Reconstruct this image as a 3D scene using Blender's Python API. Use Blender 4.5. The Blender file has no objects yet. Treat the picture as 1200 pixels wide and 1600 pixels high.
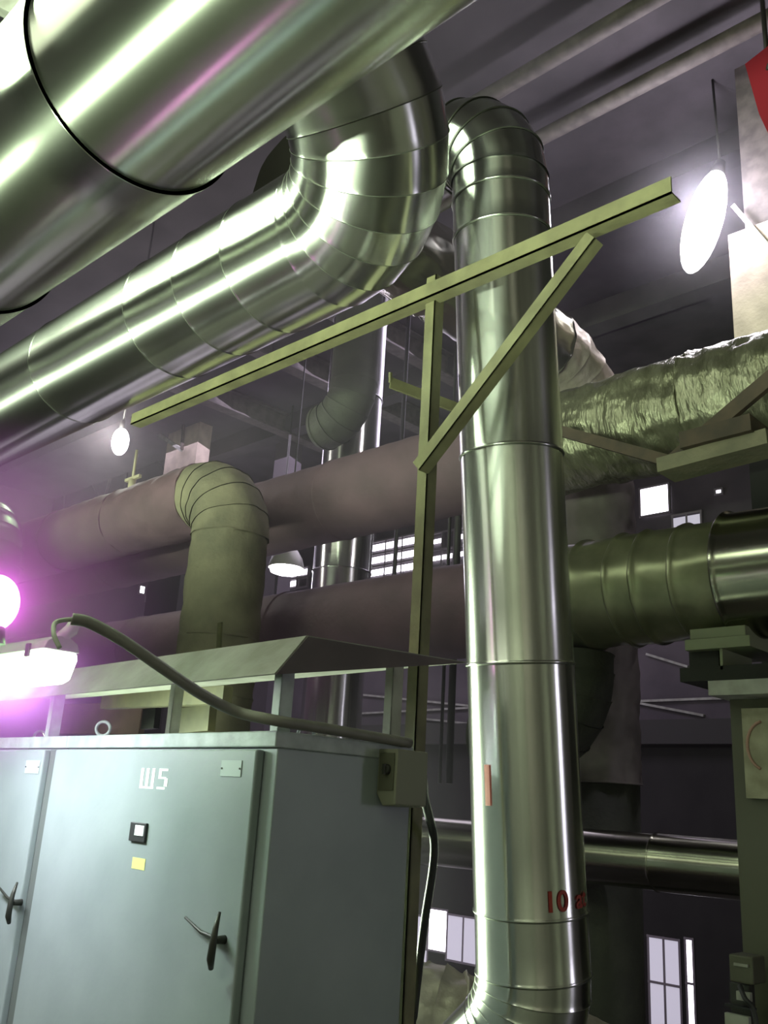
import bpy, bmesh, math, random
from mathutils import Vector, Matrix, noise
random.seed(7)
PI = math.pi
scene = bpy.context.scene
col = scene.collection

# ------------------------------------------------------------------ camera
F = 1450.0
EYE = Vector((0, 0, 1.65))
pitch, roll, az = math.radians(17.5), math.radians(3.5), math.radians(45.3)
head = Vector((-math.cos(az), math.sin(az), 0)); UP = Vector((0, 0, 1))
r0 = Vector((head.y, -head.x, 0))
fw = head * math.cos(pitch) + UP * math.sin(pitch)
u1 = UP * math.cos(pitch) - head * math.sin(pitch)
cup = math.cos(roll) * u1 - math.sin(roll) * r0
crt = math.cos(roll) * r0 + math.sin(roll) * u1
cd = bpy.data.cameras.new('camera')
cam = bpy.data.objects.new('camera', cd); col.objects.link(cam)
M3 = Matrix((crt, cup, -fw)).transposed()
cam.matrix_world = Matrix.Translation(EYE) @ M3.to_4x4()
cd.sensor_fit = 'VERTICAL'; cd.sensor_height = 36; cd.lens = 36 * F / 1600
cd.clip_start = 0.05; cd.clip_end = 200
scene.camera = cam

def ray(x, y): return fw + crt * ((x - 600) / F) - cup * ((y - 800) / F)
def PY(x, y, Y): d = ray(x, y); return EYE + d * (Y / d.y)
def PX(x, y, X): d = ray(x, y); return EYE + d * (X / d.x)
def PZ(x, y, Z): d = ray(x, y); return EYE + d * ((Z - EYE.z) / d.z)
def PD(x, y, t): return EYE + ray(x, y) * t
def TH(x, y): d = ray(x, y); return math.atan2(d.z, d.y)
def cyl_x(a, b, dist):
    """axis (y, z) and radius of an X-parallel cylinder with these two silhouettes"""
    t1, t2 = TH(*a), TH(*b); m = (t1 + t2) / 2
    return dist * math.cos(m), EYE.z + dist * math.sin(m), dist * math.sin(abs(t1 - t2) / 2)

# ------------------------------------------------------------------ world, exposure, large lights
w = bpy.data.worlds.new('world'); scene.world = w; w.use_nodes = True
w.node_tree.nodes['Background'].inputs[0].default_value = (0.55, 0.5, 0.6, 1)
w.node_tree.nodes['Background'].inputs[1].default_value = 0.03
vs = scene.view_settings
vs.view_transform = 'Standard'; vs.look = 'None'; vs.gamma = 1; vs.use_curve_mapping = False
vs.exposure = 0.0

def area(name, loc, target, size, size_y, power, colr, xdir=None):
    l = bpy.data.lights.new(name, 'AREA'); l.shape = 'RECTANGLE'
    l.size = size; l.size_y = size_y; l.energy = power; l.color = colr
    o = bpy.data.objects.new(name, l); col.objects.link(o)
    loc = Vector(loc); z = (loc - Vector(target)).normalized()
    x = Vector(xdir or (1, 0, 0)); x = (x - z * x.dot(z)).normalized(); y = z.cross(x)
    o.matrix_world = Matrix.Translation(loc) @ Matrix((x, y, z)).transposed().to_4x4()
    return o
GREEN = (0.82, 1.0, 0.70)
VIOL = (0.86, 0.74, 1.0)
area('light_tube_row_behind', (-3.9, -0.45, 2.0), (-3.9, 1.55, 3.8), 10.5, 0.08, 200, GREEN).data.spread = math.radians(66)
area('light_tube_row_left', (-4.6, -0.2, 5.6), (-2.1, 2.7, 2.6), 0.4, 2.6, 120, GREEN, (0, 1, 0))
area('light_left_aisle', (-5.6, 2.45, 1.15), (0, 2.75, 1.2), 0.65, 1.4, 120, GREEN, (0, 1, 0)).data.spread = math.radians(60)
area('light_hall_back', (-13, 10.5, 7.9), (-13, 8.5, 0), 12, 4, 420, VIOL)
area('light_behind_high', (-4.5, -4.5, 6.0), (-5, 5, 3), 7, 3, 230, (0.92, 1.0, 0.74))  # broad fill panel added behind the camera
area('light_front_wash', (2.5, -3.2, 8.2), (4.0, -6.0, 3.0), 5, 2, 420, (0.95, 1.0, 0.80)).data.spread = math.radians(110)  # added to brighten the unseen walls mirrored in the pipes
area('light_floor_fill', (-15, 9, -2.2), (-15, 9, 5), 10, 9, 260, (0.92, 0.8, 1.0))  # upward panel added in place of bounced light, for the ceiling
area('light_window_right', (5.8, 6.8, 1.7), (-2, 3.0, 1.6), 1.3, 2.4, 60, (0.86, 0.80, 1.0), (0, 1, 0))

# ------------------------------------------------------------------ materials
MATS = {}
def mat(name, colr, rough=0.6, metal=0.0, noise_amt=0.0, noise_scale=6.0, col2=None, bump=0.0, bump_scale=30.0,
        aniso=0.0, emit=None, estr=0.0, coat=0.0, stretch=None, rough_var=0.0, dent=0.0):
    if name in MATS: return MATS[name]
    m = bpy.data.materials.new(name); m.use_nodes = True; nt = m.node_tree; N = nt.nodes; L = nt.links
    b = N['Principled BSDF']
    b.inputs['Base Color'].default_value = (*colr, 1); b.inputs['Roughness'].default_value = rough
    b.inputs['Metallic'].default_value = metal
    tc = N.new('ShaderNodeTexCoord'); mp = N.new('ShaderNodeMapping'); L.new(tc.outputs['Object'], mp.inputs[0])
    if stretch: mp.inputs['Scale'].default_value = stretch
    if col2 or noise_amt:
        n = N.new('ShaderNodeTexNoise'); n.inputs['Scale'].default_value = noise_scale; n.inputs['Detail'].default_value = 6
        L.new(mp.outputs[0], n.inputs['Vector'])
        r = N.new('ShaderNodeValToRGB'); r.color_ramp.elements[0].position = 0.35; r.color_ramp.elements[1].position = 0.68
        c2 = col2 or tuple(c * (1 - noise_amt) for c in colr)
        r.color_ramp.elements[0].color = (*c2, 1); r.color_ramp.elements[1].color = (*colr, 1)
        L.new(n.outputs['Fac'], r.inputs[0]); L.new(r.outputs[0], b.inputs['Base Color'])
    if rough_var:
        n = N.new('ShaderNodeTexNoise'); n.inputs['Scale'].default_value = 9; n.inputs['Detail'].default_value = 5
        L.new(mp.outputs[0], n.inputs['Vector'])
        mr = N.new('ShaderNodeMapRange'); mr.inputs[3].default_value = rough - rough_var; mr.inputs[4].default_value = rough + rough_var
        L.new(n.outputs['Fac'], mr.inputs[0]); L.new(mr.outputs[0], b.inputs['Roughness'])
    last = None
    if bump:
        n = N.new('ShaderNodeTexNoise'); n.inputs['Scale'].default_value = bump_scale; n.inputs['Detail'].default_value = 5
        L.new(mp.outputs[0], n.inputs['Vector'])
        bp = N.new('ShaderNodeBump'); bp.inputs['Strength'].default_value = bump; bp.inputs['Distance'].default_value = 0.02
        L.new(n.outputs['Fac'], bp.inputs['Height']); last = bp
    if dent:
        n = N.new('ShaderNodeTexNoise'); n.inputs['Scale'].default_value = 3.0; n.inputs['Detail'].default_value = 1
        L.new(mp.outputs[0], n.inputs['Vector'])
        bp = N.new('ShaderNodeBump'); bp.inputs['Strength'].default_value = dent; bp.inputs['Distance'].default_value = 0.03
        L.new(n.outputs['Fac'], bp.inputs['Height'])
        if last: L.new(last.outputs[0], bp.inputs['Normal'])
        last = bp
    if last: L.new(last.outputs[0], b.inputs['Normal'])
    if aniso:
        b.inputs['Anisotropic'].default_value = aniso
        t = N.new('ShaderNodeTangent'); t.direction_type = 'UV_MAP'; t.uv_map = 'UVMap'
        L.new(t.outputs[0], b.inputs['Tangent'])
        b.inputs['Anisotropic Rotation'].default_value = ANISO_ROT
    if coat: b.inputs['Coat Weight'].default_value = coat
    if emit:
        b.inputs['Emission Color'].default_value = (*emit, 1); b.inputs['Emission Strength'].default_value = estr
    MATS[name] = m; return m
ANISO_ROT = 0.25
SILVER = mat('brushed_cladding', (0.60, 0.63, 0.55), 0.24, 1.0, aniso=0.9, dent=0.04)
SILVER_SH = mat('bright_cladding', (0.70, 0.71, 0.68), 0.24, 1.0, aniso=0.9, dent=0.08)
SEAM = mat('dark_seam', (0.16, 0.17, 0.14), 0.4, 0.8)
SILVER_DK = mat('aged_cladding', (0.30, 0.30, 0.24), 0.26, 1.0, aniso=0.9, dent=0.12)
FOIL = mat('wrinkled_foil_wrap', (0.30, 0.29, 0.21), 0.36, 0.7, noise_scale=5, col2=(0.17, 0.165, 0.11), bump=0.9, bump_scale=14, stretch=(2.2, 1, 0.7))
FOILV = mat('wrinkled_pale_wrap', (0.48, 0.42, 0.36), 0.45, 0.4, noise_scale=5, col2=(0.30, 0.27, 0.21), bump=0.6, bump_scale=12)
OLIVE = mat('olive_lagging', (0.27, 0.24, 0.165), 0.8, 0.0, noise_scale=4, col2=(0.17, 0.155, 0.11), bump=0.35, bump_scale=18)
HAZE_BROWN = mat('haze_tinted_lagging', (0.18, 0.105, 0.135), 0.7, 0.0, noise_scale=3, col2=(0.13, 0.08, 0.10), bump=0.3, bump_scale=12)  # reddish violet tint of the haze put into the lagging's colour
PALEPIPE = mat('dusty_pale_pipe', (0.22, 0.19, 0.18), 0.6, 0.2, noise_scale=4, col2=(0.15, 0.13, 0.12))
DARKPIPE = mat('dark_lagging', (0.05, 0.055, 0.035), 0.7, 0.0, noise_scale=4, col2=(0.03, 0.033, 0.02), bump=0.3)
FRAME = mat('olive_painted_steel', (0.20, 0.19, 0.10), 0.6, 0.0, noise_scale=8, col2=(0.13, 0.12, 0.065), bump=0.1)
RUST = mat('brown_painted_steel', (0.10, 0.07, 0.05), 0.7, 0.1, noise_scale=9, col2=(0.06, 0.045, 0.035))
CAB = mat('grey_enamel', (0.27, 0.30, 0.32), 0.42, 0.0, noise_scale=3, col2=(0.22, 0.25, 0.265), bump=0.03, bump_scale=40)
CABTRIM = mat('grey_enamel_trim', (0.42, 0.46, 0.47), 0.45, 0.0, noise_scale=14, col2=(0.28, 0.31, 0.31), bump=0.1)
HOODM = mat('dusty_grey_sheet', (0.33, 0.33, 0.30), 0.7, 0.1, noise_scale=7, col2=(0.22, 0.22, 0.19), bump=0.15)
BLACK = mat('black_rubber', (0.02, 0.02, 0.022), 0.5)
DARKMET = mat('dark_steel', (0.05, 0.05, 0.045), 0.5, 0.5)
WHITEP = mat('white_paint', (0.85, 0.88, 0.88), 0.6)
YELLOW = mat('yellow_sticker', (0.62, 0.60, 0.22), 0.6)
REDP = mat('red_marking', (0.30, 0.03, 0.02), 0.6)
CONC = mat('pale_concrete', (0.62, 0.53, 0.42), 0.85, 0, noise_scale=5, col2=(0.46, 0.39, 0.31), bump=0.2)
CEILM = mat('ceiling_slab', (0.085, 0.075, 0.085), 0.85, 0, noise_scale=1.5, col2=(0.05, 0.045, 0.05), bump=0.1)
WALLM = mat('hall_wall', (0.12, 0.105, 0.115), 0.85, 0, noise_scale=1.2, col2=(0.08, 0.07, 0.08))
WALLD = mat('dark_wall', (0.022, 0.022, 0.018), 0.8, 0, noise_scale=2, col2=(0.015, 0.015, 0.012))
FLOORM = mat('hall_floor', (0.08, 0.075, 0.06), 0.7, 0, noise_scale=2, col2=(0.05, 0.05, 0.04))
DAY = mat('daylit_glass', (0.8, 0.8, 0.85), 0.3, emit=(0.93, 0.88, 1.0), estr=5)
DAYDIM = mat('frosted_daylit_glass', (0.6, 0.6, 0.65), 0.3, emit=(0.72, 0.68, 0.82), estr=0.55)
LAMPW = mat('lamp_glow', (1, 1, 1), 0.3, emit=(1.0, 0.97, 1.0), estr=14)
LAMPF = mat('lamp_diffuser_glow', (1, 1, 1), 0.3, emit=(0.95, 1.0, 0.98), estr=5)
LAMPP = mat('violet_flare_glow', (1, 0.6, 1), 0.3, emit=(1.0, 0.22, 1.0), estr=10)  # violet of the lens flare put into the globe's glow
GLASSD = mat('dusty_glass_cover', (0.5, 0.45, 0.5), 0.25, 0.0)
RED = mat('red_paint', (0.45, 0.03, 0.05), 0.5)
BEIGE = mat('beige_paint', (0.5, 0.43, 0.32), 0.7, emit=None)
YBEAM = mat('ochre_painted_steel', (0.17, 0.16, 0.07), 0.6, noise_scale=8, col2=(0.11, 0.105, 0.05))
BRICK = mat('brownish_board', (0.15, 0.095, 0.09), 0.8, noise_scale=5, col2=(0.11, 0.07, 0.07))
BOARD = mat('dirty_cream_board', (0.40, 0.38, 0.27), 0.7, noise_scale=7, col2=(0.22, 0.21, 0.14))
PALE = mat('pale_grey_steel', (0.42, 0.43, 0.38), 0.6, noise_scale=9, col2=(0.28, 0.28, 0.24))
BOXG = mat('green_grey_box', (0.085, 0.085, 0.055), 0.6)

# ------------------------------------------------------------------ object helpers
def link(name, me, m=None, parent=None):
    o = bpy.data.objects.new(name, me); col.objects.link(o)
    if m is not None and me is not None: me.materials.append(m)
    if parent is not None: o.parent = parent
    return o
def tag(o, label=None, cat=None, group=None, kind=None):
    if label: o['label'] = label
    if cat: o['category'] = cat
    if group: o['group'] = group
    if kind: o['kind'] = kind
    return o
def thing(name, label, cat, loc=(0, 0, 0), group=None, rotz=0.0):
    o = bpy.data.objects.new(name, None); col.objects.link(o); o.empty_display_size = 0.1
    o.location = loc; o.rotation_euler = (0, 0, rotz)
    return tag(o, label, cat, group)
class MB:
    """collects vertices and faces for ONE mesh object, in world coordinates (or the parent's)"""
    def __init__(s): s.v = []; s.f = []; s.uv = []; s.sm = []
    def add(s, vs, fs, uvs=None, smooth=False):
        n = len(s.v); s.v += [Vector(a) for a in vs]
        for i, f in enumerate(fs):
            s.f.append([n + k for k in f]); s.sm.append(smooth)
            s.uv.append(uvs[i] if uvs else [(0, 0)] * len(f))
        return s
    def box(s, lo, hi):
        x0, y0, z0 = lo; x1, y1, z1 = hi
        return s.add([(x0,y0,z0),(x1,y0,z0),(x1,y1,z0),(x0,y1,z0),(x0,y0,z1),(x1,y0,z1),(x1,y1,z1),(x0,y1,z1)],
                     [(0,3,2,1),(4,5,6,7),(0,1,5,4),(1,2,6,5),(2,3,7,6),(3,0,4,7)])
    def bar(s, a, b, wd, ht, ref=(0, 0, 1), off=(0, 0)):
        """box-section bar from a to b; wd across, ht along ref"""
        a, b = Vector(a), Vector(b); t = (b - a).normalized(); r = Vector(ref)
        v = (r - t * r.dot(t)).normalized(); u = t.cross(v)
        vs = []
        for p in (a, b):
            for (i, j) in ((-1,-1),(1,-1),(1,1),(-1,1)):
                vs.append(p + u * (off[0] + i * wd / 2) + v * (off[1] + j * ht / 2))
        return s.add(vs, [(0,3,2,1),(4,5,6,7),(0,1,5,4),(1,2,6,5),(2,3,7,6),(3,0,4,7)])
    def prism(s, pts, ext):
        """polygon pts (list of 3D) extruded by vector ext"""
        n = len(pts); e = Vector(ext)
        vs = [Vector(p) for p in pts] + [Vector(p) + e for p in pts]
        return s.add(vs, [tuple(range(n - 1, -1, -1)), tuple(range(n, 2 * n))] + [(i, (i+1) % n, n + (i+1) % n, n + i) for i in range(n)])
    def tube(s, pts, rads, seg=16, caps=True, crumple=0.0, cseed=0.0, cscale=6.0, smooth=True):
        pts = [Vector(p) for p in pts]; n = len(pts)
        if not hasattr(rads, '__len__'): rads = [rads] * n
        tan = []
        for i in range(n):
            if i == 0: t = pts[1] - pts[0]
            elif i == n - 1: t = pts[-1] - pts[-2]
            else: t = (pts[i] - pts[i-1]).normalized() + (pts[i+1] - pts[i]).normalized()
            tan.append(t.normalized() if t.length > 1e-9 else tan[-1])
        ref = Vector((0.31, 0.2, 0.93)) if abs(tan[0].z) < 0.8 else Vector((0.9, 0.3, 0.1))
        nrm = (ref - tan[0] * ref.dot(tan[0])).normalized()
        vs = []; ln = [0.0]
        for i in range(n):
            if i:
                nrm = (nrm - tan[i] * nrm.dot(tan[i])).normalized(); ln.append(ln[-1] + (pts[i] - pts[i-1]).length)
            bi = tan[i].cross(nrm)
            for k in range(seg):
                a = 2 * PI * k / seg; d = nrm * math.cos(a) + bi * math.sin(a); r = rads[i]
                p = pts[i] + d * r
                if crumple:
                    q = Vector((p.x * cscale, p.y * cscale, p.z * cscale)) + Vector((cseed, 0, 0))
                    p = p + d * crumple * (noise.noise(q) + 0.5 * noise.noise(q * 2.3))
                vs.append(p)
        fs = []; uv = []
        for i in range(n - 1):
            for k in range(seg):
                k2 = (k + 1) % seg
                fs.append((i*seg+k, i*seg+k2, (i+1)*seg+k2, (i+1)*seg+k))
                u0, u_1 = k / seg, (k + 1) / seg
                uv.append([(u0, ln[i]), (u_1, ln[i]), (u_1, ln[i+1]), (u0, ln[i+1])])
        s.add(vs, fs, uv, smooth)
        if caps:
            a = len(s.v) - n * seg
            s.f.append([a + k for k in range(seg - 1, -1, -1)]); s.uv.append([(0, 0)] * seg); s.sm.append(False)
            s.f.append([a + (n-1)*seg + k for k in range(seg)]); s.uv.append([(0, 0)] * seg); s.sm.append(False)
        return s
    def lathe(s, prof, o, axis=(0, 0, 1), seg=24):
        o = Vector(o); ax = Vector(axis).normalized()
        return s.tube([o + ax * z for r, z in prof], [max(r, 1e-4) for r, z in prof], seg)
    def build(s, name, m, parent=None, local=False, bevel=0.0):
        me = bpy.data.meshes.new(name)
        inv = parent.matrix_basis.inverted() if (parent is not None and not local and parent.type == 'EMPTY') else None
        org = None
        vs = [inv @ v for v in s.v] if inv else [v.copy() for v in s.v]
        if parent is None:
            org = sum(vs, Vector()) / len(vs); org.z = min(v.z for v in vs); vs = [v - org for v in vs]
        me.from_pydata(vs, [], s.f)
        ul = me.uv_layers.new(name='UVMap'); k = 0
        for fi, f in enumerate(s.f):
            me.polygons[fi].use_smooth = s.sm[fi]
            for j in range(len(f)): ul.data[k].uv = s.uv[fi][j]; k += 1
        me.validate(); me.update()
        o = link(name, me, m, parent)
        if org is not None: o.location = org
        if bevel:
            bv = o.modifiers.new('bevel', 'BEVEL'); bv.width = bevel; bv.segments = 2; bv.limit_method = 'ANGLE'
        return o

def struct(name, mb, m): return tag(mb.build(name, m), kind='structure')
def cube(lo, hi): return MB().box([min(a, b) for a, b in zip(lo, hi)], [max(a, b) for a, b in zip(lo, hi)])

# ------------------------------------------------------------------ pipes made of jackets and elbow gores
def pipe(name, label, cat, way, r, m, bend=0.5, gores=6, sect=1.2, seg=64, crumple=0.0, bead=0.012, joints=None, beadf=2.0, seam=0.0,
         lap=0.006, mats=None, group=None, base=None, cscale=6.0, step=None):
    """way: corner points; every corner is an elbow of gores, every straight run is split into jackets"""
    way = [Vector(p) for p in way]
    root = thing(name, label, cat, base if base is not None else way[0], group)
    pieces = []
    cur = way[0]
    for i in range(1, len(way)):
        if i < len(way) - 1:
            a = (way[i] - way[i-1]).normalized(); b = (way[i+1] - way[i]).normalized()
            ang = a.angle(b); R = bend if not hasattr(bend, '__len__') else bend[i-1]
            tl = R * math.tan(ang / 2)
            s0 = way[i] - a * tl; s1 = way[i] + b * tl
            pieces.append(('s', cur, s0, i - 1))
            nrm = (b - a * b.dot(a)).normalized(); ctr = s0 + nrm * R
            gp = []
            for g in range(gores + 1):
                t = ang * g / gores; gp.append(ctr - nrm * R * math.cos(t) + a * R * math.sin(t))
            for g in range(gores): pieces.append(('g', gp[g], gp[g+1], g, a, nrm, ang, gores))
            cur = s1
        else:
            pieces.append(('s', cur, way[i], i - 1))
    k = 0
    def seam_ring(c, d):
        if seam: MB().tube([c - d * seam, c, c + d * seam], [r + lap * .5, r + lap * 1.0 + .0025, r + lap * .5], seg, caps=False).build('seam', SEAM, root)
    for pc in pieces:
        if pc[0] == 's':
            a, b = pc[1], pc[2]; L = (b - a).length
            if L < 0.02: continue
            d = (b - a) / L
            if joints and pc[3] in joints: cuts = [0] + list(joints[pc[3]]) + [L]
            else:
                n = max(1, round(L / sect)); cuts = [L * j / n for j in range(n + 1)]
            for j in range(len(cuts) - 1):
                c0, c1 = cuts[j], cuts[j+1]
                seam_ring(a + d * c0, d)
                ns = max(2, int((c1 - c0) / (step or (0.05 if crumple else 0.2))))
                pts = [c0 + 0.0, c0 + bead * 0.5, c0 + bead, c0 + bead * 1.6] if c1 - c0 > bead * 3 else [c0]
                rr = [r + lap, r + lap * beadf, r + lap, r + lap * 0.6] if len(pts) > 1 else [r]
                for q in range(1, ns + 1):
                    pts.append(max(c0 + (c1 - c0) * q / ns, pts[-1] + 0.001)); rr.append(r + lap * 0.6 * (1 - q / ns))
                pts.append(pts[-1] + 0.012); rr.append(r)
                mm = (mats or {}).get(pc[3], m)
                MB().tube([a + d * q for q in pts], rr, seg, crumple=crumple, cseed=k * 1.7, cscale=cscale).build('jacket_section', mm, root); k += 1
        else:
            _, a, b, g, da, nrm, ang, ng = pc
            L = (b - a).length; t0 = ang * g / ng; t1 = ang * (g + 1) / ng
            d0 = (da * math.cos(t0) + nrm * math.sin(t0)); d1 = (da * math.cos(t1) + nrm * math.sin(t1))
            if g: seam_ring(a, d0.normalized())
            # ring planes are mitred: both end rings perpendicular to the arc
            side = da.cross(nrm).normalized(); vs = []; ns = 5; prof = []
            for q in range(ns + 1):
                f = q / ns; prof.append((f, r + (lap * 1.6 if q == 0 else lap * 0.6 * (1 - f))))
            prof.insert(1, (0.06, r + lap * 0.9))
            for f, rad in prof:
                c = a.lerp(b, f); dn = d0.lerp(d1, f).normalized(); un = side.cross(dn).normalized()
                for s_ in range(seg):
                    th = 2 * PI * s_ / seg; dv = side * math.cos(th) + un * math.sin(th); p = c + dv * rad
                    if crumple:
                        qn = p * cscale; p = p + dv * crumple * (noise.noise(qn) + 0.5 * noise.noise(qn * 2.3))
                    vs.append(p)
            fs = []; uv = []
            for q in range(len(prof) - 1):
                for s_ in range(seg):
                    s2 = (s_ + 1) % seg
                    fs.append((q*seg+s_, q*seg+s2, (q+1)*seg+s2, (q+1)*seg+s_))
                    uv.append([(s_/seg, prof[q][0]*L), ((s_+1)/seg, prof[q][0]*L), ((s_+1)/seg, prof[q+1][0]*L), (s_/seg, prof[q+1][0]*L)])
            mb = MB().add(vs, fs, uv, True); mb.build('elbow_gore', m, root); k += 1
    return root

# ------------------------------------------------------------------ the hall
XL, XR, YB, YF, ZF, ZC = -22.0, 6.0, 15.0, -6.0, -2.4, 8.6
struct('floor', cube((XL-.3, YF-.3, ZF-.3), (XR+.3, YB+.3, ZF)), FLOORM)
struct('wall_back', cube((XL-.3, YB, ZF), (XR+.3, YB+.3, ZC)), WALLM)
struct('wall_left', cube((XL-.3, YF, ZF), (XL, YB, ZC)), WALLM)
struct('wall_right', cube((XR, YF, ZF), (XR+.3, YB, ZC)), mat('right_wall_paint', (0.40, 0.38, 0.33), 0.8, noise_scale=0.8, col2=(0.25, 0.24, 0.2)))
struct('wall_front', cube((XL-.3, YF-.3, ZF), (XR+.3, YF, ZC)), mat('front_wall_paint', (0.42, 0.45, 0.36), 0.8, noise_scale=0.8, col2=(0.22, 0.24, 0.18)))
struct('ceiling', cube((XL-.3, YF-.3, ZC), (XR+.3, YB+.3, ZC+.3)), CEILM)
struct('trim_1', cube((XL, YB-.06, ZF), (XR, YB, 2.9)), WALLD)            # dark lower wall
struct('trim_2', cube((XL, YB-.25, 2.9), (XR, YB, 3.3)), mat('girt_steel', (0.035, 0.035, 0.03), 0.7))
# service platform the cabinets stand on
struct('trim_3', cube((-7.5, -3.0, -0.12), (1.2, 2.6, 0.0)), mat('platform_plate', (0.12, 0.12, 0.10), 0.6, 0.2))

# ceiling beams parallel to the pipes
BEAM = mat('dusty_beam_steel', (0.16, 0.14, 0.13), 0.7, noise_scale=8, col2=(0.09, 0.08, 0.075))
def tube_thing(name, label, cat, a, b, r, m, group=None, seg=24):
    return tag(MB().tube([a, b], r, seg).build(name, m), label, cat, group)
z = 8.25
for thd, lab in ((48.55, 'dark roof tube nearer the camera, meeting the top frame edge'), (44.8, 'dark roof tube farther back, ending near the violet glare')):
    y = (z - EYE.z) / math.tan(math.radians(thd))
    o = tube_thing('roof_tube', lab, 'roof tube', (-21, y, z + .08), (5.5, y, z + .08), 0.08, BEAM)
struct('trim_4', cube((XL, 8.05, 8.3), (XR, 8.3, 8.6)), CEILM)
struct('trim_5', cube((XL, 10.2, 8.25), (XR, 10.5, 8.6)), CEILM)
struct('trim_6', cube((XL, 12.4, 8.25), (XR, 12.7, 8.6)), CEILM)

# ------------------------------------------------------------------ the big pipes
# largest duct, upper left, parallel to X
tb_ = math.radians(62.75); yb, zb, rb = 2.3 * math.cos(tb_), EYE.z + 2.3 * math.sin(tb_), 2.3 * 0.15206
xs = -2.188; xs2 = PY(55, 473, 1.336).x
pipe('large_duct', 'widest silver clad duct crossing the upper left corner, closest to the camera', 'duct',
     [(1.6, yb, zb), (-9.0, yb, zb)], rb, SILVER, joints={0: [1.6 - xs, 1.6 - xs2]}, seg=128, lap=0.013, bead=0.006, beadf=1.0)
# pipe with the big elbow
ye, ze, re_ = cyl_x((280, 375), (280, 602), 3.1)
D2 = Vector((0, -0.74, 0.67)).normalized(); xc = -2.11; C2 = Vector((xc, ye, ze))
pipe('elbow_pipe', 'thick silver pipe with a segmented elbow that turns up behind the widest duct', 'pipe',
     [(-15.0, ye, ze), C2, C2 + D2 * 3.2], re_, SILVER_SH, bend=0.43, gores=7, seg=96,
     joints={0: [9.0, 10.4, 11.35, 11.75, 12.1], 1: [0.35, 1.2]}, lap=0.0025, bead=0.007, seam=0.0035)
# main vertical pipe in front
pb = PY(829, 1430, 3.0); tb = 3.0 / ray(829, 1430).y; pt = PD(783, 330, 3.9); rm = 0.201
ax = (pt - pb).normalized()
def on_main(py):                       # distance from pb along the axis to picture row py
    best = None
    for k in range(-300, 1200):
        q = pb + ax * (k * 0.004); d = q - EYE; yy = 800 - F * d.dot(cup) / d.dot(fw)
        if best is None or abs(yy - py) < best[0]: best = (abs(yy - py), k * 0.004)
    return best[1]
top_c = pb + ax * on_main(194); bot_c = pb + ax * (on_main(1510) - 0.16)
L1 = (top_c - bot_c).length; s00 = on_main(1510) - 0.16
B1 = 0.30
jn = sorted([on_main(1422) - s00, on_main(1040) - s00, on_main(715) - s00, on_main(374) - s00, on_main(318) - s00])
off = B1 * math.tan(ax.angle(Vector((-1, 0.15, 0.10)).normalized()) / 2) * 0
mp_ = pipe('vertical_pipe', 'tall bright silver pipe standing in front of the others, marked in red near its foot', 'pipe',
     [bot_c + Vector((-0.60, -0.10, -0.62)), bot_c, top_c, top_c + Vector((-3.2, 0.25, 0.05))], rm, SILVER_SH,
     bend=[0.34, 0.27], gores=5, seg=96, lap=0.0035, bead=0.008, seam=0.003,
     joints={1: [j - 0.34 * math.tan(ax.angle(Vector((0.60, 0.10, 0.62))) / 2) for j in jn if j > 0.25]}, base=(bot_c.x, bot_c.y, bot_c.z))

# upper and lower horizontal pipes: haze-tinted brown lagging to the left of the vertical pipe, foil to the right
y1, z1, r1 = cyl_x((720, 660), (720, 805), 6.0)
xj1 = PY(800, 720, y1).x
pipe('upper_horizontal_pipe', 'upper one of two long lagged pipes, brown on the left, wrinkled foil on the right', 'pipe',
     [(-13.5, y1, z1), (xj1, y1, z1)], r1, HAZE_BROWN, sect=2.0, seg=64, crumple=0.006)
pipe('foil_wrapped_pipe', 'fat pipe in wrinkled greenish foil, upper right, crossing to the right edge', 'pipe',
     [(xj1 + .015, y1, z1), (4.5, y1, z1)], r1 * 1.02, FOIL, joints={0: [1.5, 2.6]}, seg=96, crumple=0.03, cscale=7)
y2, z2, r2 = cyl_x((890, 852), (890, 1015), 5.5)
xj2 = PY(800, 900, y2).x; xf = PY(1150, 890, y2).x
pipe('lower_horizontal_pipe', 'lower of the two brown lagged pipes, left of the tall silver pipe', 'pipe',
     [(-13.5, y2, z2), (xj2, y2, z2)], r2, HAZE_BROWN, sect=2.2, seg=64, crumple=0.006)
lp = pipe('banded_olive_pipe', 'olive green clad pipe with raised bands, middle right, on a steel support', 'pipe',
     [(xj2 + .015, y2, z2), (xf - .02, y2, z2)], r2, mat('olive_clad', (0.25, 0.25, 0.16), 0.38, 0.6, noise_scale=5, col2=(0.17, 0.17, 0.105), aniso=0.4, dent=0.3),
     joints={0: [PY(925, 930, y2).x - xj2 - .015, PY(985, 930, y2).x - xj2 - .015, PY(1025, 930, y2).x - xj2 - .015, PY(1085, 930, y2).x - xj2 - .015]}, seg=96, crumple=0.01, lap=0.012, bead=0.03)
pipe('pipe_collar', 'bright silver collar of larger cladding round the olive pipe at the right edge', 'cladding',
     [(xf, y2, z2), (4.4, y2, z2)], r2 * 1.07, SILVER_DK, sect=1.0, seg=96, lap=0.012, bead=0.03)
# low pipe, lower right
y3, z3, r3 = cyl_x((1000, 1301), (1000, 1389), 5.85)
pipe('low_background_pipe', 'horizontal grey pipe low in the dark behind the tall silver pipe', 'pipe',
     [(-13, y3, z3), (4.8, y3, z3)], r3, SILVER_DK, sect=1.9, seg=64)
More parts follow.
